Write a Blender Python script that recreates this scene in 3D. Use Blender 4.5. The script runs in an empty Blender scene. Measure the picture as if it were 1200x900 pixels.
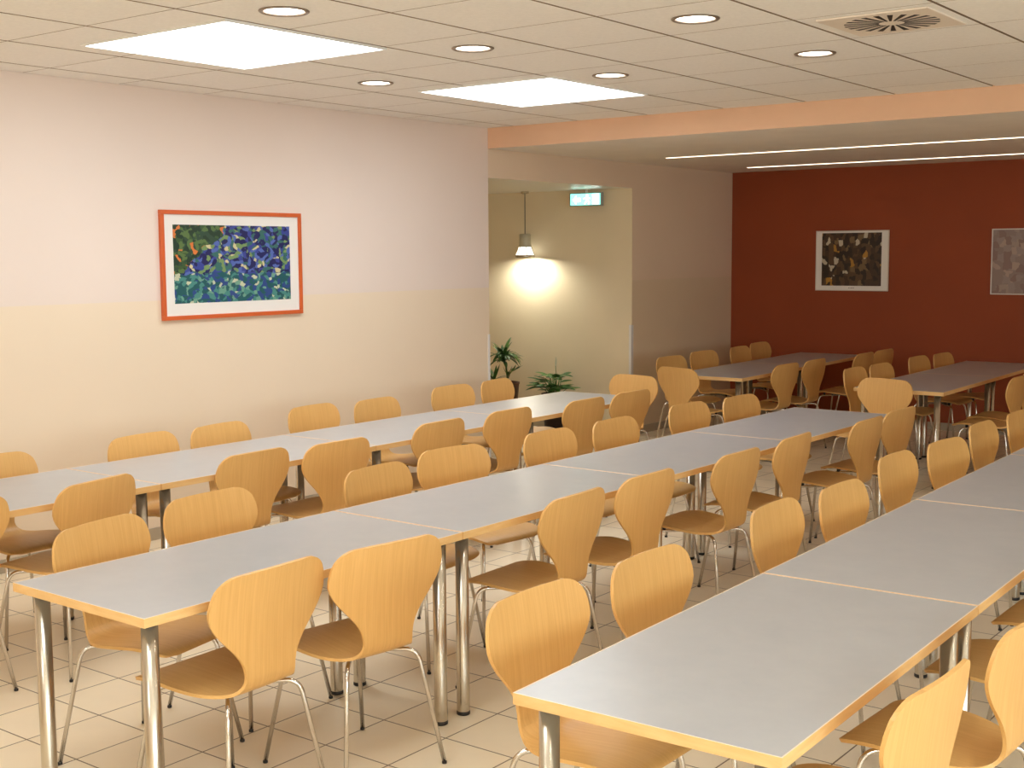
import bpy, bmesh, math, random
from mathutils import Vector, Matrix
random.seed(7)
sc = bpy.context.scene
COL = sc.collection
PI = math.pi

# ------------------------------------------------------------------ materials
def srgb(r, g, b):
    f = lambda c: (c/255/12.92) if c/255 <= .04045 else ((c/255+.055)/1.055)**2.4
    return (f(r), f(g), f(b), 1)

class NT:
    def __init__(self, name):
        self.m = bpy.data.materials.new(name); self.m.use_nodes = True
        self.t = self.m.node_tree; self.b = self.t.nodes['Principled BSDF']
    def n(self, typ, **kw):
        x = self.t.nodes.new(typ)
        for k, v in kw.items():
            if k in x.inputs: x.inputs[k].default_value = v
            else: setattr(x, k, v)
        return x
    def l(self, a, ao, b, bi): self.t.links.new(a.outputs[ao], b.inputs[bi])
    def coords(self, out='Object', scale=(1, 1, 1), loc=(0, 0, 0)):
        c = self.n('ShaderNodeTexCoord'); m = self.n('ShaderNodeMapping')
        m.inputs['Scale'].default_value = scale; m.inputs['Location'].default_value = loc
        self.l(c, out, m, 'Vector'); return m
    def ramp(self, stops, interp='LINEAR'):
        r = self.n('ShaderNodeValToRGB'); r.color_ramp.interpolation = interp
        e = r.color_ramp.elements
        while len(e) < len(stops): e.new(.5)
        for x, (p, c) in zip(e, stops): x.position = p; x.color = c
        return r
    def set(self, **kw):
        for k, v in kw.items(): self.b.inputs[k.replace('_', ' ')].default_value = v
        return self
    def bump(self, src, out, strength=.2, dist=.002):
        b = self.n('ShaderNodeBump', Strength=strength, Distance=dist)
        self.l(src, out, b, 'Height'); self.l(b, 'Normal', self.b, 'Normal')

def plain(name, col, rough=.5, metal=0, spec=.5, noise=None):
    k = NT(name).set(Base_Color=col, Roughness=rough, Metallic=metal)
    k.b.inputs['Specular IOR Level'].default_value = spec
    if noise:
        sc_, amt = noise
        m = k.coords('Object'); nz = k.n('ShaderNodeTexNoise', Scale=sc_, Detail=4.0)
        k.l(m, 'Vector', nz, 'Vector')
        r = k.ramp([(.3, tuple(c*(1-amt) for c in col[:3])+(1,)), (.7, tuple(min(1, c*(1+amt)) for c in col[:3])+(1,))])
        k.l(nz, 'Fac', r, 'Fac'); k.l(r, 'Color', k.b, 'Base Color')
    return k.m

def emit(name, col, s):
    k = NT(name); k.set(Base_Color=col, Roughness=.4)
    k.b.inputs['Emission Color'].default_value = col; k.b.inputs['Emission Strength'].default_value = s
    return k.m

def wood(name, c1, c2, coord='UV', scale=(1, 1, 1), rough=.42, vary=True):
    k = NT(name)
    m = k.coords(coord, scale)
    vec = m; vo = 'Vector'
    if vary:
        oi = k.n('ShaderNodeObjectInfo'); add = k.n('ShaderNodeVectorMath', operation='ADD')
        mul = k.n('ShaderNodeMath', operation='MULTIPLY'); mul.inputs[1].default_value = 37.0
        k.l(oi, 'Random', mul, 0); k.l(m, 'Vector', add, 0); k.l(mul, 'Value', add, 1); vec = add
    n1 = k.n('ShaderNodeTexNoise', Scale=1.0, Detail=5.0, Roughness=.6, Distortion=.6); k.l(vec, vo, n1, 'Vector')
    w = k.n('ShaderNodeTexWave', Scale=.35, Distortion=5.0, Detail=3.0); w.inputs['Detail Scale'].default_value = .6
    k.l(vec, vo, w, 'Vector')
    mix = k.n('ShaderNodeMath', operation='MULTIPLY_ADD'); mix.inputs[1].default_value = .07
    k.l(w, 'Fac', mix, 0); k.l(n1, 'Fac', mix, 2)
    r = k.ramp([(.32, c2), (.80, c1)]); k.l(mix, 'Value', r, 'Fac')
    if vary:
        hsv = k.n('ShaderNodeHueSaturation'); mr = k.n('ShaderNodeMapRange')
        mr.inputs['To Min'].default_value = .95; mr.inputs['To Max'].default_value = 1.07
        k.l(oi, 'Random', mr, 'Value'); k.l(mr, 'Result', hsv, 'Value'); k.l(r, 'Color', hsv, 'Color')
        k.l(hsv, 'Color', k.b, 'Base Color')
    else:
        k.l(r, 'Color', k.b, 'Base Color')
    k.set(Roughness=rough); k.b.inputs['Coat Weight'].default_value = .06; k.b.inputs['Specular IOR Level'].default_value = .4; k.b.inputs['Coat Roughness'].default_value = .2
    k.bump(n1, 'Fac', .05, .001)
    return k.m

def wall_mat(name, upper, lower, zsplit):
    k = NT(name); c = k.coords('Object')
    sp = k.n('ShaderNodeSeparateXYZ'); k.l(c, 'Vector', sp, 'Vector')
    gt = k.n('ShaderNodeMath', operation='GREATER_THAN'); gt.inputs[1].default_value = zsplit
    k.l(sp, 'Z', gt, 0)
    mx = k.n('ShaderNodeMix', data_type='RGBA'); k.l(gt, 'Value', mx, 0)
    mx.inputs[6].default_value = lower; mx.inputs[7].default_value = upper
    nz = k.n('ShaderNodeTexNoise', Scale=1.3, Detail=3.0); k.l(c, 'Vector', nz, 'Vector')
    hs = k.n('ShaderNodeHueSaturation'); mr = k.n('ShaderNodeMapRange')
    mr.inputs['To Min'].default_value = .96; mr.inputs['To Max'].default_value = 1.04
    k.l(nz, 'Fac', mr, 'Value'); k.l(mr, 'Result', hs, 'Value'); k.l(mx, 2, hs, 'Color'); k.l(hs, 'Color', k.b, 'Base Color')
    n2 = k.n('ShaderNodeTexNoise', Scale=160.0, Detail=2.0); k.l(c, 'Vector', n2, 'Vector')
    k.bump(n2, 'Fac', .12, .002)
    rr = k.n('ShaderNodeMapRange'); rr.inputs['To Min'].default_value = .38; rr.inputs['To Max'].default_value = .7
    k.l(gt, 'Value', rr, 'Value'); k.l(rr, 'Result', k.b, 'Roughness')
    k.b.inputs['Specular IOR Level'].default_value = .3
    return k.m

M = {}
M['beech'] = wood('beech_plywood', srgb(225, 179, 112), srgb(212, 163, 96), 'UV', (95, 3.5, 1))
M['beech_edge'] = wood('beech_edge', srgb(234, 196, 138), srgb(220, 174, 112), 'Object', (6, 6, 40), .4, False)
M['edge_top_sheen'] = plain('edge_band_top_sheen', srgb(240, 222, 200), .3)  # sheen along the top of the band, painted as a paler colour
M['chrome'] = plain('chrome_tube', srgb(214, 208, 200), .14, 1)
M['satin'] = plain('satin_steel', srgb(206, 198, 184), .24, 1)
M['black'] = plain('black_plastic', srgb(28, 24, 22), .5)
M['plate'] = plain('steel_plate', srgb(120, 116, 110), .4, .8)

def laminate():
    k = NT('grey_laminate'); c = k.coords('Object')
    n1 = k.n('ShaderNodeTexNoise', Scale=9.0, Detail=6.0, Roughness=.65); k.l(c, 'Vector', n1, 'Vector')
    r = k.ramp([(.3, srgb(172, 173, 176)), (.7, srgb(179, 179, 181))]); k.l(n1, 'Fac', r, 'Fac'); k.l(r, 'Color', k.b, 'Base Color')
    k.set(Roughness=.28); k.b.inputs['Specular IOR Level'].default_value = .5
    n2 = k.n('ShaderNodeTexNoise', Scale=420.0, Detail=2.0); k.l(c, 'Vector', n2, 'Vector'); k.bump(n2, 'Fac', .1, .0006)
    return k.m
M['laminate'] = laminate()

def floor_mat():
    k = NT('floor_tiles'); c = k.coords('Object', (1, 1, 1), (2.92+.0015, -3.415+.0015, 0))
    br = k.n('ShaderNodeTexBrick', offset=0.0, squash=1.0)
    br.inputs['Scale'].default_value = 1.0; br.inputs['Brick Width'].default_value = .307; br.inputs['Row Height'].default_value = .307
    br.inputs['Mortar Size'].default_value = .003; br.inputs['Mortar Smooth'].default_value = .1; br.inputs['Bias'].default_value = 0
    br.inputs['Color1'].default_value = srgb(246, 232, 205); br.inputs['Color2'].default_value = srgb(240, 224, 196)
    br.inputs['Mortar'].default_value = srgb(112, 90, 66)
    k.l(c, 'Vector', br, 'Vector')
    nz = k.n('ShaderNodeTexNoise', Scale=5.0, Detail=5.0); k.l(c, 'Vector', nz, 'Vector')
    hs = k.n('ShaderNodeHueSaturation'); mr = k.n('ShaderNodeMapRange')
    mr.inputs['To Min'].default_value = .93; mr.inputs['To Max'].default_value = 1.05
    k.l(nz, 'Fac', mr, 'Value'); k.l(mr, 'Result', hs, 'Value'); k.l(br, 'Color', hs, 'Color'); k.l(hs, 'Color', k.b, 'Base Color')
    k.set(Roughness=.3); k.b.inputs['Specular IOR Level'].default_value = .45
    inv = k.n('ShaderNodeMath', operation='SUBTRACT'); inv.inputs[0].default_value = 1.0
    k.l(br, 'Fac', inv, 1); k.bump(inv, 'Value', .5, .002)
    return k.m
M['floor'] = floor_mat()
M['wall'] = wall_mat('wall_paint', srgb(232, 216, 205), srgb(234, 216, 192), 1.485)
M['wall_warm_light'] = wall_mat('wall_paint_warm_light', srgb(229, 207, 182), srgb(223, 203, 173), 1.5)  # same wall paint, with the warm far-end light mixed into its colour
M['passage'] = plain('passage_paint', srgb(235, 220, 190), .6, noise=(2.0, .03))
M['red'] = plain('red_wall_paint', srgb(148, 70, 38), .6, spec=.3, noise=(2.0, .05))
M['tile'] = plain('ceiling_tile', srgb(244, 241, 237), .85, spec=.1, noise=(60.0, .03))
M['void'] = plain('ceiling_void', srgb(70, 55, 45), .9)
M['beam'] = plain('beam_paint', srgb(232, 190, 156), .7, noise=(3.0, .03))
M['lowceil'] = plain('low_ceiling_paint', srgb(238, 232, 224), .8, noise=(3.0, .03))
M['skirt'] = plain('skirting_tile', srgb(176, 162, 140), .4, noise=(8.0, .08))
M['guard'] = plain('corner_guard', srgb(232, 230, 228), .35)
M['white'] = plain('white_metal', srgb(235, 232, 226), .4)
M['rim'] = plain('lamp_rim', srgb(150, 135, 120), .35, .6)
M['reflector'] = plain('lamp_reflector', srgb(240, 238, 234), .5, 0)
M['panel'] = emit('panel_light', (.88, .95, 1, 1), 8.6)
M['lamp'] = emit('downlight_lamp', (1, .97, .92, 1), 60.0)
M['strip'] = emit('strip_light', (1, .80, .58, 1), 4.6)

# ------------------------------------------------------------------ mesh helpers
class MB:
    """collects shapes, then links them as one mesh object"""
    def __init__(self): self.v = []; self.f = []; self.mi = []; self.sm = []
    def add(self, vs, fs, mi=0, smooth=False):
        o = len(self.v); self.v += [tuple(v) for v in vs]
        for f in fs: self.f.append(tuple(i+o for i in f)); self.mi.append(mi); self.sm.append(smooth)
        return self
    def box(self, x0, x1, y0, y1, z0, z1, mi=0, side=None):
        vs = [(x, y, z) for z in (z0, z1) for y in (y0, y1) for x in (x0, x1)]
        return self.add(vs, [(0, 2, 3, 1), (4, 5, 7, 6), (0, 1, 5, 4), (2, 6, 7, 3), (0, 4, 6, 2), (1, 3, 7, 5)], mi)._side(side)
    def _side(self, side):
        if side is not None: self.mi[-4:] = [side]*4
        return self
    def lathe(self, prof, c=(0, 0, 0), n=24, mi=0, smooth=True, closed=False, caps=True):
        vs = [(c[0]+r*math.cos(2*PI*k/n), c[1]+r*math.sin(2*PI*k/n), c[2]+z) for r, z in prof for k in range(n)]
        fs = []
        m = len(prof)
        for i in range(m if closed else m-1):
            for k in range(n):
                a, b = i*n+k, i*n+(k+1) % n
                c2, d = ((i+1) % m)*n+(k+1) % n, ((i+1) % m)*n+k
                fs.append((a, b, c2, d))
        self.add(vs, fs, mi, smooth)
        if not closed and caps:
            o = len(self.v)-len(vs)
            if prof[0][0] > 1e-6: self.f.append(tuple(o+k for k in reversed(range(n)))); self.mi.append(mi); self.sm.append(False)
            if prof[-1][0] > 1e-6: self.f.append(tuple(o+(m-1)*n+k for k in range(n))); self.mi.append(mi); self.sm.append(False)
        return self
    def tube(self, pts, r, n=10, mi=0, caps=True):
        pts = [Vector(p) for p in pts]; m = len(pts)
        rr = r if isinstance(r, (list, tuple)) else [r]*m
        t = [(pts[min(i+1, m-1)]-pts[max(i-1, 0)]).normalized() for i in range(m)]
        u = t[0].orthogonal().normalized(); vs = []
        for i in range(m):
            u = (u-t[i]*u.dot(t[i])).normalized(); w = t[i].cross(u)
            for k in range(n):
                a = 2*PI*k/n; vs.append(pts[i]+(u*math.cos(a)+w*math.sin(a))*rr[i])
        fs = [(i*n+k, i*n+(k+1) % n, (i+1)*n+(k+1) % n, (i+1)*n+k) for i in range(m-1) for k in range(n)]
        self.add(vs, fs, mi, True); o = len(self.v)-len(vs)
        if caps:
            for cap in (tuple(o+k for k in reversed(range(n))), tuple(o+(m-1)*n+k for k in range(n))):
                self.f.append(cap); self.mi.append(mi); self.sm.append(False)
        return self
    def mesh(self, name, mats):
        me = bpy.data.meshes.new(name); me.from_pydata(self.v, [], self.f)
        for m in (mats if isinstance(mats, list) else [mats]): me.materials.append(m)
        me.polygons.foreach_set('material_index', self.mi); me.polygons.foreach_set('use_smooth', self.sm)
        me.update(); return me
    def build(self, name, mats, parent=None, loc=None):
        o = bpy.data.objects.new(name, self.mesh(name, mats)); COL.objects.link(o)
        if parent: o.parent = parent
        if loc: o.location = loc
        return o

def bevel(o, w=.003, seg=2):
    b = o.modifiers.new('bevel', 'BEVEL'); b.width = w; b.segments = seg; b.limit_method = 'ANGLE'
    return o

def tag(o, label, cat, group=None, kind=None):
    o['label'] = label; o['category'] = cat
    if group: o['group'] = group
    if kind: o['kind'] = kind
    return o
def thing(name, label, cat, loc=(0, 0, 0), rz=0, group=None):
    o = bpy.data.objects.new(name, None); COL.objects.link(o); o.empty_display_size = .1
    o.location = loc; o.rotation_euler = (0, 0, rz); return tag(o, label, cat, group)
def struct(name, mb, mats):
    o = mb.build(name, mats); o['kind'] = 'structure'; return o
def copy_tree(o, parent=None):
    c = o.copy(); COL.objects.link(c)
    if parent: c.parent = parent
    for ch in list(o.children): copy_tree(ch, c)
    return c
def fillet(a, b, c, r, n=6):
    a, b, c = Vector(a), Vector(b), Vector(c)
    d1 = (a-b).normalized(); d2 = (c-b).normalized()
    p, q = b+d1*r, b+d2*r
    return [p*(1-t)**2+b*2*t*(1-t)+q*t*t for t in [i/n for i in range(n+1)]]

# ------------------------------------------------------------------ the setting
XW, YB, YJ, YR, ZC, ZB, ZP = -6.5, 8.21, 10.42, 12.45, 2.774, 2.61, 2.376
XR, YN = 4.0, -4.0
struct('floor', MB().box(-9.6, XR+.2, YN-.2, YR+.2, -.1, 0), M['floor'])
struct('wall_left', MB().box(XW-.2, XW, YN-.2, YB, 0, 3.0), M['wall'])
mb = MB().box(XW-.2, XW, YJ, YR, 0, 3.0); mb.mi[2] = 1
struct('wall_left_far', mb, [M['wall_warm_light'], M['passage']])
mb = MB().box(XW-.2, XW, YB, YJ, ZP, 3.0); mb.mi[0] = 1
struct('wall_left_header', mb, [M['wall_warm_light'], M['white']])
struct('wall_passage_far', MB().box(-9.6, XW-.2, YJ, YJ+.2, 0, 3.0), M['passage'])
struct('wall_passage_near', MB().box(-9.6, XW-.2, YB-.2, YB, 0, 3.0), M['passage'])
struct('wall_passage_end', MB().box(-9.7, -9.6, YB-.2, YJ+.2, 0, 3.0), M['passage'])
struct('ceiling_passage', MB().box(-9.6, XW-.2, YB, YJ, ZP, ZP+.1), M['white'])
struct('wall_far', MB().box(XW-.2, XR+.2, YR, YR+.2, 0, 3.0), M['red'])
mb = MB().box(XW, XR, YB, YB+.25, ZB, 3.0); mb.mi[0] = 1
struct('trim_1', mb, [M['beam'], M['lowceil']])
struct('ceiling_low', MB().box(XW, XR, YB+.25, YR, ZB, 3.0), M['lowceil'])
# the right-hand wall, out of the picture, with three windows added to throw daylight in
added_wins = [(-3.0, -.4), (.2, 2.8), (3.4, 6.0)]
mb = MB(); ys = YN-.2
for a, b in added_wins:
    mb.box(XR, XR+.2, ys, a, 0, 3.0); mb.box(XR, XR+.2, a, b, 0, .85); mb.box(XR, XR+.2, a, b, 2.5, 3.0); ys = b
mb.box(XR, XR+.2, ys, YR+.2, 0, 3.0)
struct('wall_right', mb, M['wall'])
struct('wall_near', MB().box(XW-.2, XR, YN-.2, YN, 0, 3.0), M['wall'])
kg = NT('added_window_glass'); kg.set(Base_Color=(1, 1, 1, 1), Roughness=0.0); kg.b.inputs['Transmission Weight'].default_value = 1.0
for i, (a, b) in enumerate(added_wins):
    f = MB()
    for y in (a, (a+b)/2-.03, b-.06): f.box(XR+.06, XR+.12, y, y+.06, .85, 2.5)
    for z in (.85, 2.44): f.box(XR+.06, XR+.12, a, b, z, z+.06)
    w = struct('added_window_%d' % (i+1), f, M['white'])
    g = MB().box(XR+.085, XR+.095, a+.06, b-.06, .91, 2.44).build('added_window_pane', kg.m, w)

# suspended ceiling: tiles hung below a dark void, gaps between them
TS = .625; GX, GY = -6.237, 4.065
DL = [(-4.05, 3.7525), (-4.05, 5.0025), (-5.30, 5.6275), (-2.80, 5.0025), (-4.05, 6.2525), (-2.80, 6.2525)]
DL_ADDED = [(-2.80, 3.7525), (-1.55, 3.7525), (-.30, 3.7525), (-.30, 5.0025), (.95, 6.2525), (.95, 3.7525), (-1.55, 1.2525), (-.30, 1.2525)]  # unseen downlights, added to light the room
mb = MB()
def hole_tile(mb, x0, x1, y0, y1, cx, cy, r, z, h, n=32):
    vs = []
    for k in range(n):
        a = 2*PI*k/n; c, s = math.cos(a), math.sin(a)
        tx = (x1-cx)/c if c > 1e-9 else ((x0-cx)/c if c < -1e-9 else 1e9)
        ty = (y1-cy)/s if s > 1e-9 else ((y0-cy)/s if s < -1e-9 else 1e9)
        t = min(tx, ty); vs.append((cx+c*t, cy+s*t, z)); vs.append((cx+c*r, cy+s*r, z)); vs.append((cx+c*r, cy+s*r, z+h))
    # square corners
    fs = []
    for k in range(n):
        a, b = 3*k, 3*((k+1) % n)
        fs.append((a, a+1, b+1, b)); fs.append((a+1, a+2, b+2, b+1))
    mb.add(vs, fs)
    for qx, qy in ((x0, y0), (x1, y0), (x1, y1), (x0, y1)):
        a = math.atan2(qy-cy, qx-cx) % (2*PI); k = int(a/(2*PI/n)) % n
        p, q = vs[3*k], vs[3*((k+1) % n)]
        mb.add([p, q, (qx, qy, z)], [(0, 1, 2)])
i0 = math.floor((XW-GX)/TS)
x = GX+i0*TS
while x < XR:
    j0 = math.floor((YN-GY)/TS); y = GY+j0*TS
    while y < YB:
        x0, x1 = max(x+.008, XW+.002), min(x+TS-.008, XR)
        y0, y1 = max(y+.003, YN), min(y+TS-.003, YB-.002)
        if x1-x0 > .02 and y1-y0 > .02:
            d = [p for p in DL+DL_ADDED if x < p[0] < x+TS and y < p[1] < y+TS]
            if d:
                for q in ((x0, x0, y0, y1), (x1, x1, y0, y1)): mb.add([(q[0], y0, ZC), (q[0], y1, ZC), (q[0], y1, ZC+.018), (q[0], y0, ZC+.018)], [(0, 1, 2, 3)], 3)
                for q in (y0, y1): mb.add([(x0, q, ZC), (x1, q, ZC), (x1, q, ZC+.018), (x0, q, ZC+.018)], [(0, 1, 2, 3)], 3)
                hole_tile(mb, x0, x1, y0, y1, d[0][0], d[0][1], .094, ZC, .02)
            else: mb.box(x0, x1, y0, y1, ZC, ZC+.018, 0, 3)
        y += TS
    x += TS
mb.box(XW-.2, XR+.2, YN-.2, YB, 2.99, 3.05, 1)
# T-bars up in the gaps
x = GX+i0*TS
while x < XR:
    if x > XW: mb.box(x-.012, x+.012, YN, YB, ZC+.012, ZC+.03, 2)
    x += TS
y = GY+math.floor((YN-GY)/TS)*TS
while y < YB:
    if y > YN: mb.box(XW, XR, y-.012, y+.012, ZC+.006, ZC+.03, 2)
    y += TS
M['tbar'] = plain('ceiling_rail', srgb(140, 118, 98), .7)
M['tile_edge_shade'] = plain('ceiling_tile_edge_shade', srgb(152, 130, 110), .9)  # shade of the tile gaps, put into the side-face colour
struct('ceiling', mb, [M['tile'], M['void'], M['tbar'], M['tile_edge_shade']])

# skirting and corner guards
struct('baseboard_left', MB().box(XW, XW+.012, YN, YB, 0, .075), M['skirt'])
struct('baseboard_left_far', MB().box(XW, XW+.012, YJ+.0, YR-.012, 0, .075), M['skirt'])
struct('baseboard_passage', MB().box(-9.6, XW, YJ-.012, YJ, 0, .075), M['skirt'])
struct('baseboard_far', MB().box(XW, XR, YR-.012, YR, 0, .075), M['skirt'])
struct('trim_2', MB().box(XW-.022, XW+.004, YJ-.004, YJ+.022, .08, 1.07).box(XW-.022, XW+.004, YJ-.016, YJ-.0, .08, 1.07), M['guard'])
struct('trim_3', MB().box(XW-.022, XW+.004, YB-.022, YB+.004, .08, 1.10), M['guard'])

# ------------------------------------------------------------------ chair
# centre line of the bent plywood shell: (x forward, z, half width)
PROF = [(.232, .424, .118), (.230, .430, .158), (.222, .438, .180), (.205, .445, .193), (.17, .450, .203), (.11, .450, .209), (.05, .446, .209),
        (-.01, .441, .204), (-.06, .436, .192), (-.10, .433, .172), (-.135, .434, .147), (-.160, .440, .125), (-.178, .455, .110),
        (-.187, .475, .103), (-.190, .50, .104), (-.191, .532, .114), (-.193, .574, .143), (-.196, .617, .184), (-.200, .659, .219),
        (-.205, .701, .2385), (-.211, .743, .236), (-.217, .780, .222), (-.221, .801, .200), (-.223, .812, .178), (-.2245, .818, .150), (-.225, .820, .06)]
KS = 12          # row where the seat turns into the backrest
def shell():
    P = PROF; rows = []
    def cr(a, b, c, d, t): return .5*((2*b)+(-a+c)*t+(2*a-5*b+4*c-d)*t*t+(-a+3*b-3*c+d)*t**3)
    split = None
    for i in range(len(P)-1):
        a, b, c, d = P[max(i-1, 0)], P[i], P[i+1], P[min(i+2, len(P)-1)]
        if i == KS: split = len(rows)
        for s in range(2): rows.append(tuple(cr(a[k], b[k], c[k], d[k], s/2) for k in range(3)))
    rows.append(P[-1]); n = 17; NR = len(rows)
    G = []; L = 0; arc = []
    for i, (x, z, h) in enumerate(rows):
        if i: L += math.hypot(x-rows[i-1][0], z-rows[i-1][1])
        arc.append(L)
        w = min(1, max(0, (z-.46)/.12)) if x < -.15 else 0
        row = []
        for j in range(n):
            t = math.sin((j/(n-1)*2-1)*PI/2); y = t*h
            q = (y/.24)**2
            xx = x+.022*q*w; zz = z+(1-w)*(.010*q if x < .12 else .010*q*max(0, (.2-x)/.08))
            row.append(Vector((xx, y, zz)))
        G.append(row)
    N = []
    for i in range(NR):
        r = []
        for j in range(n):
            du = G[min(i+1, NR-1)][j]-G[max(i-1, 0)][j]; dv = G[i][min(j+1, n-1)]-G[i][max(j-1, 0)]
            if i == NR-1: du = G[i][n//2]-G[i-3][n//2]
            if i == 0: du = G[3][n//2]-G[0][n//2]
            r.append(du.cross(dv).normalized()*-1)
        N.append(r)
    if N[8][8].z < 0: N = [[-v for v in r] for r in N]
    TH = .0105
    def part(name, r0, r1):
        vs = []; nr = r1-r0+1
        for i in range(r0, r1+1): vs += [G[i][j] for j in range(n)]
        for i in range(r0, r1+1): vs += [G[i][j]-N[i][j]*TH for j in range(n)]
        o = nr*n; fs = []; ln = []; uv = []
        U = lambda i, j: (G[r0+i][j].y+.5, arc[r0+i])
        for i in range(nr-1):
            for j in range(n-1):
                q = [(i, j), (i, j+1), (i+1, j+1), (i+1, j)]
                f = [a*n+b for a, b in q]
                fs.append(tuple(f)); ln += [N[r0+a][b] for a, b in q]; uv += [U(a, b) for a, b in q]
                q = q[::-1]
                fs.append(tuple(o+a*n+b for a, b in q)); ln += [-N[r0+a][b] for a, b in q]; uv += [(u+2.3, v) for u, v in [U(a, b) for a, b in q]]
        rim = [[(i, 0) for i in range(nr)], [(i, n-1) for i in range(nr)][::-1]]
        if r0 == 0: rim.append([(0, j) for j in range(n)][::-1])
        if r1 == NR-1: rim.append([(nr-1, j) for j in range(n)])
        for line in rim:
            for (a, b), (c, d) in zip(line, line[1:]):
                f = (a*n+b, c*n+d, o+c*n+d, o+a*n+b)
                p = [Vector(vs[k]) for k in f]; nn = (p[1]-p[0]).cross(p[2]-p[0]).normalized()
                fs.append(f); ln += [nn]*4; uv += [U(a, b), U(c, d), (U(c, d)[0]+.01, U(c, d)[1]), (U(a, b)[0]+.01, U(a, b)[1])]
        me = bpy.data.meshes.new(name); me.from_pydata([tuple(v) for v in vs], [], fs)
        # winding: make sure faces look along their normals
        k = 0; flip = []
        me.update()
        for p in me.polygons:
            if p.normal.dot(ln[p.loop_start]) < 0: flip.append(p.index)
        if flip:
            nf = []; nl = []; nu = []
            S = set(flip)
            k = 0
            for idx, f in enumerate(fs):
                m = len(f); a, b, c = list(f), ln[k:k+m], uv[k:k+m]; k += m
                if idx in S: a, b, c = a[::-1], b[::-1], c[::-1]
                nf.append(tuple(a)); nl += b; nu += c
            me = bpy.data.meshes.new(name); me.from_pydata([tuple(v) for v in vs], [], nf); ln, uv = nl, nu
        me.materials.append(M['beech'])
        ul = me.uv_layers.new(name='UVMap')
        for i, c in enumerate(uv): ul.data[i].uv = c
        for p in me.polygons: p.use_smooth = True
        me.update(); me.normals_split_custom_set([tuple(v) for v in ln])
        return me
    return part('seat', 0, split), part('backrest', split, NR-1)
SEAT, BACKM = shell()

def make_chair():
    t = thing('plywood_chair', 'chair', 'chair')
    for nm, me in (('seat', SEAT), ('backrest', BACKM)):
        o = bpy.data.objects.new(nm, me); COL.objects.link(o); o.parent = t
    MB().box(-.085, .085, -.07, .07, .411, .419).box(-.07, .12, -.03, .03, .418, .4225).build('mounting_plate', M['plate'], t)
    for sx in (1, -1):
        for sy in (1, -1):
            p0 = (sx*.04, sy*.035, .409); p1 = (sx*.165, sy*.152, .409); p2 = (sx*.226, sy*.214, .012)
            pts = [p0]+fillet(p0, p1, p2, .045, 7)+[p2]
            lg = MB().tube(pts, .0078, 12).build('leg', M['chrome'], t)
            MB().lathe([(.0084, 0), (.0088, .002), (.0086, .008), (.0080, .009)], (sx*.2268, sy*.2149, 0), 12).build('foot_cap', M['black'], lg)
            if sx == 1:
                MB().lathe([(.009, .4165), (.010, .42), (.010, .434), (.008, .4385)], (sx*.13, sy*.120, 0), 12).build('rubber_spacer', M['black'], lg)
    return t

ORD = ['nearest', 'second from near end', 'third from near end', 'fourth from near end', 'fifth from near end',
       'sixth from near end', 'seventh from near end', 'farthest']
CH = {
 'MR': ('right side of middle row', 'chairs on the right side of the middle row'),
 'ML': ('left side of middle row', 'chairs on the left side of the middle row'),
 'LR': ('aisle side of left row', 'chairs on the aisle side of the left row'),
 'LL': ('wall side of left row', 'chairs along the pale wall'),
 'RL': ('left side of right row', 'chairs on the left side of the right row'),
 'RR': ('right side of right row', 'chairs on the right side of the right row'),
 'TL': ('left side of dim left tables', 'chairs on the left side of the dim left tables'),
 'TR': ('right side of dim left tables', 'chairs on the right side of the dim left tables'),
 'UL': ('left side of dim right tables', 'chairs on the left side of the dim right tables'),
 'UR': ('right side of dim right tables', 'chairs on the right side of the dim right tables'),
}
POS = {
 'RR': [(-1.131, 2.76, 178), (-1.1, 3.37, 178), (-1.12, 4.08, 180), (-1.11, 4.74, 180)],
 'UR': [(-2.96, 9.9, 180), (-3.0, 10.36, 180)],
 'MR': [(-3.099, 2.562, 182.5), (-3.029, 3.052, 172.5), (-3.016, 4.08, 182.5), (-3.022, 4.649, 180.0), (-2.985, 5.416, 180.0), (-2.994, 6.048, 182.5), (-2.941, 6.906, 180.0), (-2.958, 7.466, 177.5)],
 'ML': [(-3.672, 2.691, 12.5), (-3.781, 3.239, 2.5), (-3.685, 4.112, 5.0), (-3.764, 4.689, -7.5), (-3.719, 5.463, 0.0), (-3.694, 6.07, 0.0), (-3.721, 6.955, -2.5), (-3.651, 7.522, -2.5)],
 'LR': [(-4.89, 2.55, 180), (-4.843, 3.126, 192.0), (-4.887, 4.069, 182.5), (-4.809, 4.565, 180.0), (-4.886, 5.446, 182.5), (-4.891, 6.11, 180.0), (-4.815, 6.823, 180.0), (-4.818, 7.405, 177.5)],
 'LL': [(-5.41, 3.25, 0), (-5.408, 4.135, 5.0), (-5.399, 4.655, 7.5), (-5.615, 5.572, 5.0), (-5.536, 6.066, 5.0), (-5.659, 6.97, 0.0), (-5.662, 7.516, 7.5)],
 'RL': [(-1.862, 2.814, 0.0), (-1.832, 3.379, 0.0), (-1.862, 4.341, 2.5), (-1.822, 4.862, 0.0), (-1.927, 5.742, 0.0), (-1.885, 6.297, -5.0), (-1.939, 7.059, 0.0), (-1.92, 7.67, 0)],
 'TL': [(-5.666, 10.064, -5.0), (-5.725, 10.786, -5.0), (-5.702, 11.518, 2.5), (-5.8, 12.15, 0)],
 'TR': [(-4.871, 9.956, 177.5), (-4.857, 10.498, 180.0), (-4.774, 11.414, 180.0), (-4.772, 11.905, 177.5)],
 'UL': [(-3.83, 9.88, 0), (-3.79, 10.34, -2.5), (-3.8, 11.26, -2.5), (-3.74, 11.73, -2.5)],
 'HD': [(-3.533, 8.92, -105.0), (-5.212, 8.147, -97.5), (-5.2, 9.328, 74.5)],
}

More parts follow.
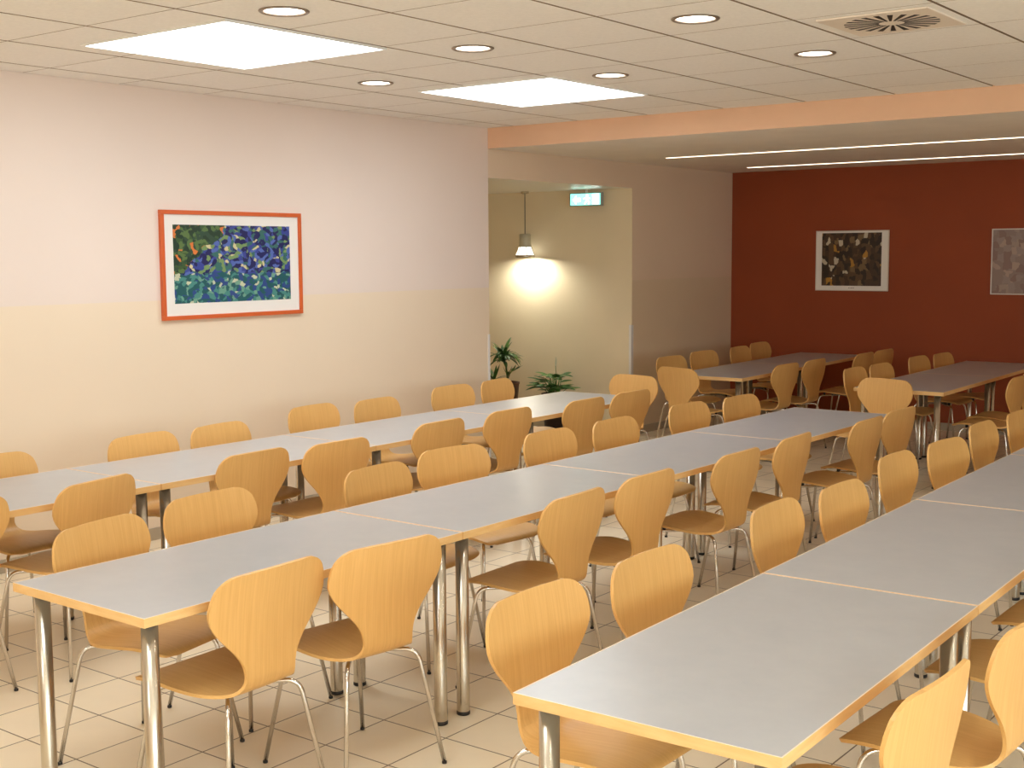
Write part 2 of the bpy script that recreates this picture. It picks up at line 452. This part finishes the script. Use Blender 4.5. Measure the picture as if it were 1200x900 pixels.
proto = make_chair(); used = False
def place(x, y, deg, label, group=None):
    global used
    o = copy_tree(proto) if used else proto
    used = True
    o.location = (x, y, 0); o.rotation_euler = (0, 0, math.radians(deg)); o['label'] = label
    if group: o['group'] = group
    elif 'group' in o: del o['group']
    return o
HEADS = ['beech chair alone at far head of middle table row, front towards us',
         'beech chair alone at far head of left table row, front towards us',
         'beech chair alone at near head of dim left tables, back towards us']
for (x, y, a), l in zip(POS['HD'], HEADS): place(x, y, a, l, 'chairs at the table heads')
for key, (where, grp) in CH.items():
    lst = POS[key]
    for i, (x, y, a) in enumerate(lst):
        place(x, y, a, 'beech chair, %s on %s' % (ORD[i] if i < len(lst)-1 else 'farthest', where), grp)

# ------------------------------------------------------------------ tables
TH_, TZ = .028, .73
def make_table(TW, L, label, group):
    t = thing('dining_table', label, 'table', group=group)
    e = .004
    bevel(MB().box(e, TW-e, e, L-e, TZ-TH_, TZ).build('tabletop', [M['laminate']], t), .0006, 1)
    ring = MB()
    out = [(0, 0), (TW, 0), (TW, L), (0, L)]; inn = [(e, e), (TW-e, e), (TW-e, L-e), (e, L-e)]
    vs = [(x, y, z) for z in (TZ-TH_-.0004, TZ+.0004) for pts in (out, inn) for x, y in pts]
    fs = []
    for k in range(4):
        m = (k+1) % 4
        fs += [(k, m, 8+m, 8+k), (4+m, 4+k, 12+k, 12+m), (8+k, 8+m, 12+m, 12+k), (m, k, 4+k, 4+m)]
    ring.add(vs, fs)
    for k in range(4): ring.mi[4*k+2] = 1
    bevel(ring.build('edge_band', [M['beech_edge'], M['edge_top_sheen']], t), .0012, 2)
    ins = .062
    for x in (ins, TW-ins):
        for y in (ins, L-ins):
            lg = MB().lathe([(.0245, .014), (.025, .016), (.025, TZ-TH_-.007)], (x, y, 0), 28).build('leg', M['satin'], t)
            MB().lathe([(.024, 0), (.0262, .002), (.0262, .012), (.0245, .0142)], (x, y, 0), 28).build('foot', M['black'], lg)
            MB().lathe([(.0256, TZ-TH_-.008), (.032, TZ-TH_-.005), (.032, TZ-TH_-.0005)], (x, y, 0), 28).build('mounting_flange', M['plate'], lg)
    return t
TORD = ['nearest', 'second', 'third', 'farthest']
TROWS = [('middle row', -3.659, 2.1747, -.0096, [1.408]*4, .0046), ('left row', -5.452, 2.145, .0, [1.408]*4, .003),
         ('right row', -1.7642, 2.305, .0237, [1.372, 1.482, 1.437, 1.437], .004)]
for nm, x0, y0, ang, Ls, gap in TROWS:
    v = 0
    for i, L in enumerate(Ls):
        t = make_table(.735 if nm == 'left row' else .68, L-.002, 'grey table with beech edge and steel legs, %s of four in the %s' % (TORD[i], nm), 'tables of the '+nm)
        t.location = (x0-v*math.sin(ang), y0+v*math.cos(ang), 0); t.rotation_euler = (0, 0, ang); v += L+gap
for nm, x0, y0, ang in [('far left', -5.475, 9.37, .03), ('far right', -3.775, 9.235, .02)]:
    v = 0
    for i in range(2):
        t = make_table(.68, 1.408, 'grey table in the dim end of the room, %s of the two %s tables' % (('nearer', 'farther')[i], nm), 'tables before the red wall')
        t.location = (x0-v*math.sin(ang), y0+v*math.cos(ang), 0); t.rotation_euler = (0, 0, ang); v += 1.412

# ------------------------------------------------------------------ ceiling lights
PL = [((-5.41, -4.385), (3.72, 4.715), 'large square light panel in the ceiling, nearer and left, above the framed blue-green picture'),
      ((-5.335, -4.345), (6.07, 7.115), 'large square light panel in the ceiling, farther one near the beam'),
      ((-2.9, -1.9), (.70, 1.70), None), ((-2.9, -1.9), (-1.75, -.75), None)]  # the unlabelled panels are unseen, added as extra overhead light
for (a, b), (c, d), lab in PL:
    t = thing('ceiling_light_panel', lab or 'large square light panel added out of the picture to light the room', 'ceiling light', ((a+b)/2, (c+d)/2, ZC), 0, 'square ceiling light panels')
    hx, hy = (b-a)/2, (d-c)/2
    MB().box(-hx, hx, -hy, hy, -.006, -.001).build('diffuser', M['panel'], t)
    fr = MB(); w = .012
    fr.box(-hx-w, hx+w, -hy-w, -hy, -.011, -.0005).box(-hx-w, hx+w, hy, hy+w, -.011, -.0005)
    fr.box(-hx-w, -hx, -hy, hy, -.011, -.0005).box(hx, hx+w, -hy, hy, -.011, -.0005)
    fr.build('frame', M['white'], t)
def downlight(x, y, lab):
    t = thing('recessed_downlight', lab, 'ceiling light', (x, y, ZC), 0, 'round downlights')
    MB().lathe([(.083, .004), (.088, -.006), (.100, -.008), (.106, -.004), (.106, -.0008), (.09, -.0004), (.09, .004)], n=40, closed=True).build('trim_ring', M['rim'], t)
    MB().lathe([(.087, .002), (.086, .03), (.080, .04)], n=40, caps=False).build('reflector', M['reflector'], t)
    MB().lathe([(.0001, .030), (.045, .031), (.062, .034), (.062, .042), (.0001, .043)], n=32).build('lamp', M['lamp'], t)
DLAB = ['round recessed downlight beside the nearer light panel, at the very top of the picture', 'round recessed downlight between the two light panels, right of the nearer panel',
        'small round recessed downlight between the two light panels on the wall side', 'round recessed downlight left of the air vent, at the top of the picture',
        'round recessed downlight right of the farther light panel', 'round recessed downlight below and left of the air vent']
for (x, y), l in zip(DL, DLAB): downlight(x, y, l)
for x, y in DL_ADDED: downlight(x, y, 'round recessed downlight added out of the picture to light the room')

# swirl air vent
t = thing('ceiling_air_vent', 'square ceiling air vent with a ring of dark radial slots', 'air vent', (-2.155, 5.615, ZC))
s = .25; n = 22; mb = MB()
mb.box(-s, s, -s, s, -.009, -.0006)
bevel(mb.build('face_plate', plain('vent_paint', srgb(236, 224, 210), .5), t), .004, 2)
for k in range(n):
    a = 2*PI*k/n+.13; c, s_ = math.cos(a), math.sin(a); r0, r1, w0, w1 = (.055, .205, .0048, .0125)
    tw = .35
    mb = MB(); vs = []
    for z in (-.0098, -.0088):
        for r, ww in ((r0, -w0), (r0, w0), (r1, w1), (r1, -w1)):
            aa = a+tw*(r-r0)
            vs.append((r*math.cos(aa)-ww*math.sin(aa), r*math.sin(aa)+ww*math.cos(aa), z))
    mb.add(vs, [(3, 2, 1, 0), (4, 5, 6, 7), (0, 1, 5, 4), (1, 2, 6, 5), (2, 3, 7, 6), (3, 0, 4, 7)])
    mb.build('slot', M['black'], t)

# slim light strips in the low ceiling
for y, x0, lab in ((10.02, -5.90, 'slim straight light strip in the low ceiling, the longer one nearer the beam'), (11.70, -5.95, 'slim straight light strip in the low ceiling, the one close to the red wall')):
    t = thing('ceiling_light_strip', lab, 'ceiling light', (x0, y, ZB), 0, 'slim ceiling light strips')
    MB().box(0, 9.0, -.014, .014, -.006, -.0006).build('channel', M['white'], t)
    MB().box(.01, 8.99, -.011, .011, -.009, -.0055).build('diffuser', M['strip'], t)

# ------------------------------------------------------------------ pendant and exit sign in the passage
PX, PY = -7.665, 10.27
t = thing('pendant_lamp', 'small bell-shaped pendant lamp hanging on a cord in the passage, lit', 'lamp', (PX, PY, ZP))
MB().lathe([(.0001, 0), (.04, -.0005), (.04, -.018), (.012, -.024), (.0001, -.024)], n=24).build('ceiling_cup', M['satin'], t)
MB().tube([(0, 0, -.02), (0, 0, -.43)], .004, 8).build('cord', M['black'], t)
MB().lathe([(.0001, -.418), (.050, -.420), (.058, -.428), (.058, -.52), (.064, -.55), (.058, -.55), (.052, -.52), (.052, -.43), (.0001, -.426)], n=32).build('neck', plain('lamp_neck', srgb(200, 194, 172), .45, .3), t)
kg2 = NT('lamp_glass'); kg2.set(Base_Color=(1, .97, .88, 1), Roughness=.3); kg2.b.inputs['Emission Color'].default_value = (1, .97, .82, 1); kg2.b.inputs['Emission Strength'].default_value = 2.2
MB().lathe([(.062, -.55), (.074, -.585), (.092, -.625), (.092, -.632), (.087, -.632), (.070, -.588), (.058, -.551)], n=32, closed=True).build('glass_shade', kg2.m, t)
for k in range(6):
    rb = MB(); a = 2*PI*k/6+.3; rb.tube([(.065*math.cos(a), .065*math.sin(a), -.549), (.077*math.cos(a), .077*math.sin(a), -.585), (.095*math.cos(a), .095*math.sin(a), -.63)], .004, 6)
    rb.build('shade_rib', M['satin'], t)
MB().lathe([(.088, -.630), (.097, -.630), (.097, -.655), (.088, -.655)], n=32, closed=True).build('rim', M['satin'], t)
MB().lathe([(.0001, -.60), (.03, -.605), (.036, -.63), (.02, -.648), (.0001, -.65)], n=20).build('bulb', emit('bulb_glow', (1, .97, .82, 1), 640), t)

EX = (-6.95, 10.31, 2.278)
t = thing('exit_sign', 'lit pale green emergency exit sign hanging from the passage ceiling', 'sign', EX)
bevel(MB().box(-.185, .185, -.022, .022, -.064, .064).build('housing', plain('sign_housing', srgb(150, 160, 160), .4), t), .005, 2)
MB().box(-.008, .008, -.008, .008, .064, ZP-EX[2]).build('hanger', M['white'], t)
MB().box(-.172, .172, -.0245, -.0215, -.054, .054).build('sign_face', emit('sign_green', (.24, .88, .74, 1), 2.1), t)
pg = MB(); zf0, zf1 = -.0265, -.0243
def poly(mb, pts, y0=zf0, y1=zf1):
    n = len(pts); vs = [(x, y0, z) for x, z in pts]+[(x, y1, z) for x, z in pts]
    mb.add(vs, [tuple(range(n)), tuple(reversed(range(n, 2*n)))]+[(i, i+n, (i+1) % n+n, (i+1) % n) for i in range(n)])
poly(pg, [(-.145, -.004), (-.105, .036), (-.105, .014), (-.055, .014), (-.055, -.022), (-.105, -.022), (-.105, -.044)])
poly(pg, [(.085, -.048), (.085, .048), (.155, .048), (.155, -.048)])
poly(pg, [(.022+.011*math.cos(a*PI/6), .036+.011*math.sin(a*PI/6)) for a in range(12)])
poly(pg, [(.006, .022), (.030, .022), (.036, -.006), (.014, -.008)])
poly(pg, [(.014, -.006), (.026, -.008), (.002, -.048), (-.012, -.046)])
poly(pg, [(.024, -.006), (.036, -.006), (.052, -.026), (.044, -.050), (.034, -.048), (.038, -.028)])
poly(pg, [(.028, .020), (.034, .012), (.060, .002), (.058, .012)])
poly(pg, [(.008, .022), (.012, .012), (-.018, .000), (-.020, .010)])
pg.build('pictogram', emit('sign_white', (.92, 1, .98, 1), 4.0), t)

# ------------------------------------------------------------------ pictures
def art_meadow():
    k = NT('blue_green_print'); c = k.coords('UV', (1, 1, 1))
    wob = k.n('ShaderNodeTexNoise', Scale=7.0, Detail=4.0); k.l(c, 'Vector', wob, 'Vector')
    ad = k.n('ShaderNodeMix', data_type='VECTOR'); ad.inputs[0].default_value = .13; k.l(c, 'Vector', ad, 4); k.l(wob, 'Color', ad, 5)
    v = k.n('ShaderNodeTexVoronoi', Scale=36.0); v.inputs['Randomness'].default_value = 1; k.l(ad, 1, v, 'Vector')
    sep = k.n('ShaderNodeSeparateColor'); k.l(v, 'Color', sep, 'Color')
    blue = k.ramp([(0, srgb(38, 40, 92)), (.3, srgb(62, 74, 150)), (.5, srgb(86, 108, 178)), (.66, srgb(60, 110, 104)), (.8, srgb(120, 150, 96)), (.93, srgb(205, 196, 150))], 'CONSTANT'); k.l(sep, 'Red', blue, 'Fac')
    green = k.ramp([(0, srgb(38, 62, 48)), (.35, srgb(64, 92, 56)), (.6, srgb(92, 118, 70)), (.78, srgb(52, 78, 62)), (.9, srgb(214, 122, 62))], 'CONSTANT'); k.l(sep, 'Green', green, 'Fac')
    teal = k.ramp([(0, srgb(38, 92, 96)), (.35, srgb(76, 138, 130)), (.6, srgb(50, 76, 136)), (.8, srgb(112, 160, 140)), (.93, srgb(196, 200, 170))], 'CONSTANT'); k.l(sep, 'Blue', teal, 'Fac')
    sx = k.n('ShaderNodeSeparateXYZ'); k.l(ad, 1, sx, 'Vector')
    top = k.n('ShaderNodeMath', operation='MULTIPLY_ADD'); top.inputs[1].default_value = -1.0; k.l(sx, 'X', top, 0); k.l(sx, 'Y', top, 2)
    g1 = k.n('ShaderNodeMath', operation='GREATER_THAN'); g1.inputs[1].default_value = .16; k.l(top, 'Value', g1, 0)
    g2 = k.n('ShaderNodeMath', operation='LESS_THAN'); g2.inputs[1].default_value = .27; k.l(sx, 'Y', g2, 0)
    m1 = k.n('ShaderNodeMix', data_type='RGBA'); k.l(g1, 'Value', m1, 0); k.l(blue, 'Color', m1, 6); k.l(green, 'Color', m1, 7)
    m2 = k.n('ShaderNodeMix', data_type='RGBA'); k.l(g2, 'Value', m2, 0); k.l(m1, 2, m2, 6); k.l(teal, 'Color', m2, 7)
    k.l(m2, 2, k.b, 'Base Color'); k.set(Roughness=.35)
    return k.m
def art_blocks(name, stops, sc_, bw, rh):
    k = NT(name); c = k.coords('UV', (1, 1, 1))
    wob = k.n('ShaderNodeTexNoise', Scale=9.0, Detail=3.0); k.l(c, 'Vector', wob, 'Vector')
    ad = k.n('ShaderNodeMix', data_type='VECTOR'); ad.inputs[0].default_value = .05; k.l(c, 'Vector', ad, 4); k.l(wob, 'Color', ad, 5)
    v = k.n('ShaderNodeTexVoronoi', Scale=sc_, distance='CHEBYCHEV'); k.l(ad, 1, v, 'Vector')
    sep = k.n('ShaderNodeSeparateColor'); k.l(v, 'Color', sep, 'Color')
    r = k.ramp(stops, 'CONSTANT'); k.l(sep, 'Red', r, 'Fac'); k.l(r, 'Color', k.b, 'Base Color'); k.set(Roughness=.35)
    return k.m
def uvquad(name, pts, mat, parent):
    me = bpy.data.meshes.new(name); me.from_pydata(pts, [], [(0, 1, 2, 3)]); me.materials.append(mat)
    ul = me.uv_layers.new(name='UVMap')
    for i, c in enumerate([(0, 0), (1, 0), (1, .62), (0, .62)]): ul.data[i].uv = c
    o = bpy.data.objects.new(name, me); COL.objects.link(o); o.parent = parent; return o
def picture(name, label, loc, rz, W, H, fw, fd, fmat, ix0, ix1, iz0, iz1, art, matcol, caption=False):
    # local: x to the right along the wall, y out of the wall is -y
    t = thing(name, label, 'picture', loc, rz)
    fr = MB()
    fr.box(-W/2, W/2, -fd, 0, -H/2, -H/2+fw).box(-W/2, W/2, -fd, 0, H/2-fw, H/2)
    fr.box(-W/2, -W/2+fw, -fd, 0, -H/2+fw, H/2-fw).box(W/2-fw, W/2, -fd, 0, -H/2+fw, H/2-fw)
    bevel(fr.build('frame', fmat, t), .002, 2)
    MB().box(-W/2+fw*.6, W/2-fw*.6, -fd*.55, -.001, -H/2+fw*.6, H/2-fw*.6).build('mat_board', matcol, t)
    y = -fd*.55-.0008
    uvquad('print', [(ix0, y, iz0), (ix1, y, iz0), (ix1, y, iz1), (ix0, y, iz1)], art, t)
    if caption:
        cp = MB(); x = -.03
        for w in (.010, .006, .012, .007, .009): cp.box(x, x+w, y-.0002, y, -H/2+.026, -H/2+.033); x += w+.004
        cp.build('caption', plain('caption_ink', srgb(110, 100, 90), .6), t)
    return t
paper = plain('mat_paper', srgb(236, 232, 226), .6)
picture('framed_picture', 'orange framed picture in blue and green with white mat on the pale wall', (XW+.001, 5.525, 1.701), PI/2, 1.17, .683, .026, .026, plain('orange_frame', srgb(208, 98, 48), .4),
        -.49, .482, -.240, .252, art_meadow(), paper)
picture('framed_print', 'white bordered dark brown print on the red wall, the whole one', (-5.135, YR-.001, 1.667), 0, .775, .612, .008, .018, plain('pale_frame', srgb(214, 206, 194), .4),
        -.322, .312, -.255, .282, art_blocks('dark_brown_print', [(0, srgb(44, 32, 24)), (.35, srgb(68, 48, 34)), (.58, srgb(88, 66, 46)), (.78, srgb(120, 96, 66)), (.88, srgb(176, 128, 52)), (.94, srgb(196, 186, 164))], 15.0, .1, .1), paper, True)
picture('framed_print', 'grey mauve print in thin white frame on the red wall, cut by photo edge', (-3.27, YR-.001, 1.655), 0, .95, .622, .010, .018, plain('thin_white_frame', srgb(222, 216, 210), .4),
        -.462, .462, -.299, .299, art_blocks('grey_mauve_print', [(0, srgb(142, 122, 116)), (.4, srgb(150, 132, 126)), (.6, srgb(134, 108, 102)), (.8, srgb(160, 140, 128)), (.93, srgb(170, 146, 132))], 16.0, .1, .1), plain('grey_mat', srgb(150, 136, 130), .6))

# ------------------------------------------------------------------ plants
def leafmat(name, a, b):
    k = NT(name); c = k.coords('Object'); nz = k.n('ShaderNodeTexNoise', Scale=11.0, Detail=3.0); k.l(c, 'Vector', nz, 'Vector')
    r = k.ramp([(.35, a), (.7, b)]); k.l(nz, 'Fac', r, 'Fac'); k.l(r, 'Color', k.b, 'Base Color'); k.set(Roughness=.38); return k.m
LM1 = leafmat('dark_leaf', srgb(40, 72, 34), srgb(84, 118, 52)); LM2 = leafmat('fresh_leaf', srgb(44, 92, 44), srgb(96, 148, 66))
def leaf(mb, p, az, el, L, W, droop, n=8):
    """a strap leaf: starts at p, heads off along az/el and droops"""
    d = Vector((math.cos(az)*math.cos(el), math.sin(az)*math.cos(el), math.sin(el))); p = Vector(p); side = Vector((-math.sin(az), math.cos(az), 0))
    vs = []; st = L/n
    for i in range(n+1):
        s = i/n; w = W*math.sin(PI*min(1, .12+.88*s))**.75*.5 if i < n else .0008
        up = side.cross(d).normalized()
        vs += [p+side*w+up*w*.35, p, p-side*w+up*w*.35]
        d = (d+Vector((0, 0, -droop*st))).normalized(); p = p+d*st
    fs = []
    for i in range(n):
        a = 3*i; fs += [(a, a+1, a+4, a+3), (a+1, a+2, a+5, a+4)]
    mb.add(vs, fs, 0, True)
def pot(t, r0, r1, h, mat, square=False):
    n = 4 if square else 32
    MB().lathe([(r0, 0), (r1, h-.02), (r1+.006, h-.018), (r1+.006, h), (r1-.012, h), (r1-.016, h-.05), (.0001, h-.05)], n=n, smooth=not square).build('pot', mat, t)
    MB().lathe([(.0001, h-.042), (r1-.018, h-.045)], n=n).build('soil', plain('potting_soil', srgb(52, 38, 28), .95), t)
potm = plain('brown_pot', srgb(92, 58, 44), .45, noise=(5.0, .1)); potd = plain('dark_brown_pot', srgb(58, 42, 36), .5, noise=(5.0, .1))
rnd = random.Random(4)
t = thing('potted_dracaena', 'tall thin plant with arching leaves in a brown pot by the passage corner', 'plant', (-7.74, 10.0, 0))
pot(t, .11, .155, .485, potm)
st = MB(); fo = MB()
st.tube([(.05, 0, .43), (.045, 0, .55), (.02, .01, .66), (.0, .0, .73)], .009, 8)
st.tube([(.06, .0, .53), (.09, -.02, .57), (.13, -.03, .61)], .006, 8)
st.tube([(-.09, .0, .43), (-.12, -.01, .50), (-.14, 0, .56)], .008, 8)
for k in range(44):
    leaf(fo, (rnd.uniform(-.01, .01), 0, .70+rnd.uniform(-.02, .07)), rnd.uniform(0, 2*PI), rnd.uniform(.4, 1.35), rnd.uniform(.15, .25), .040, rnd.uniform(5, 11))
for k in range(6):
    leaf(fo, (.13, -.03, .60), rnd.uniform(-1.2, 1.2), rnd.uniform(.5, 1.2), rnd.uniform(.08, .13), .022, 2)
for k in range(6):
    leaf(fo, (.052, 0, .55), rnd.uniform(0, 2*PI), rnd.uniform(.7, 1.2), rnd.uniform(.06, .12), .02, 3)
for k in range(10):
    leaf(fo, (-.12, 0, .5), rnd.uniform(0, 2*PI), rnd.uniform(.5, 1.3), rnd.uniform(.12, .22), .03, rnd.uniform(1, 6))
st.build('stem', plain('plant_stem', srgb(98, 108, 60), .6), t); fo.build('foliage', LM1, t)
t = thing('potted_peace_lily', 'low bushy green plant in a dark brown pot under the pendant lamp', 'plant', (-7.16, 10.08, 0))
pot(t, .105, .135, .40, potd)
st = MB(); fo = MB()
for k in range(46):
    az = rnd.uniform(0, 2*PI); el = rnd.uniform(.55, 1.4); L = rnd.uniform(.08, .23)
    p0 = Vector((rnd.uniform(-.04, .04), rnd.uniform(-.04, .04), .36)); d = Vector((math.cos(az)*math.cos(el), math.sin(az)*math.cos(el)*.7, math.sin(el)))
    p1 = p0+d*L*.55+Vector((0, 0, .015)); p2 = p0+d*L
    st.tube([p0, p1, p2], .0035, 6)
    leaf(fo, p2, az, el*.35+.1, rnd.uniform(.13, .18), rnd.uniform(.06, .08), rnd.uniform(3, 8))
st.tube([(.0, 0, .36), (.005, 0, .6), (.0, 0, .67)], .003, 6)
st.build('stem', plain('lily_stem', srgb(86, 122, 60), .6), t); fo.build('foliage', LM2, t)
sp = MB(); leaf(sp, (0, 0, .66), 1.9, 1.4, .10, .018, 0); sp.build('white_flower', plain('lily_flower', srgb(205, 205, 180), .5), t)

# ------------------------------------------------------------------ lights
def area(name, loc, rot, sx, sy, power, col):
    l = bpy.data.lights.new(name, 'AREA'); l.shape = 'RECTANGLE'; l.size = sx; l.size_y = sy; l.energy = power; l.color = col
    o = bpy.data.objects.new(name, l); COL.objects.link(o); o.location = loc; o.rotation_euler = rot; return o
for i, (a, b) in enumerate(added_wins):
    area('added_window_light', (XR+.04, (a+b)/2, 1.675), (PI/2, 0, PI/2), b-a-.1, 1.55, (160, 108, 42)[i], (.80, .94, 1.0))  # daylight lamps for the added, unseen windows
w = bpy.data.worlds.new('world'); sc.world = w; w.use_nodes = True
w.node_tree.nodes['Background'].inputs[0].default_value = (.8, .9, 1, 1); w.node_tree.nodes['Background'].inputs[1].default_value = .6

# ------------------------------------------------------------------ camera
pitch, yaw, roll, cz, fpx = .1019, .6521, -.0065, 1.7572, 1489.52
c, s = math.cos(yaw), math.sin(yaw); cp, sp_ = math.cos(pitch), math.sin(pitch)
fw = Vector((-s, c, 0)); rt = Vector((c, s, 0)); up = Vector((0, 0, 1))
F = fw*cp-up*sp_; U = up*cp+fw*sp_
cr, sr = math.cos(roll), math.sin(roll); R2 = rt*cr+U*sr; U2 = U*cr-rt*sr
cam = bpy.data.cameras.new('camera'); co = bpy.data.objects.new('camera', cam); COL.objects.link(co)
mat = Matrix((R2, U2, -F)).transposed().to_4x4(); mat.translation = Vector((0, 0, cz)); co.matrix_world = mat
cam.sensor_fit = 'HORIZONTAL'; cam.sensor_width = 36; cam.lens = fpx*36/1200; cam.clip_start = .05
sc.camera = co
vs = sc.view_settings
vs.view_transform = 'Standard'; vs.look = 'None'; vs.gamma = 1; vs.use_curve_mapping = False; vs.exposure = 0.0
sc.cycles.use_denoising = True
sc.cycles.max_bounces = 12; sc.cycles.diffuse_bounces = 8
sc.cycles.caustics_reflective = False; sc.cycles.caustics_refractive = False
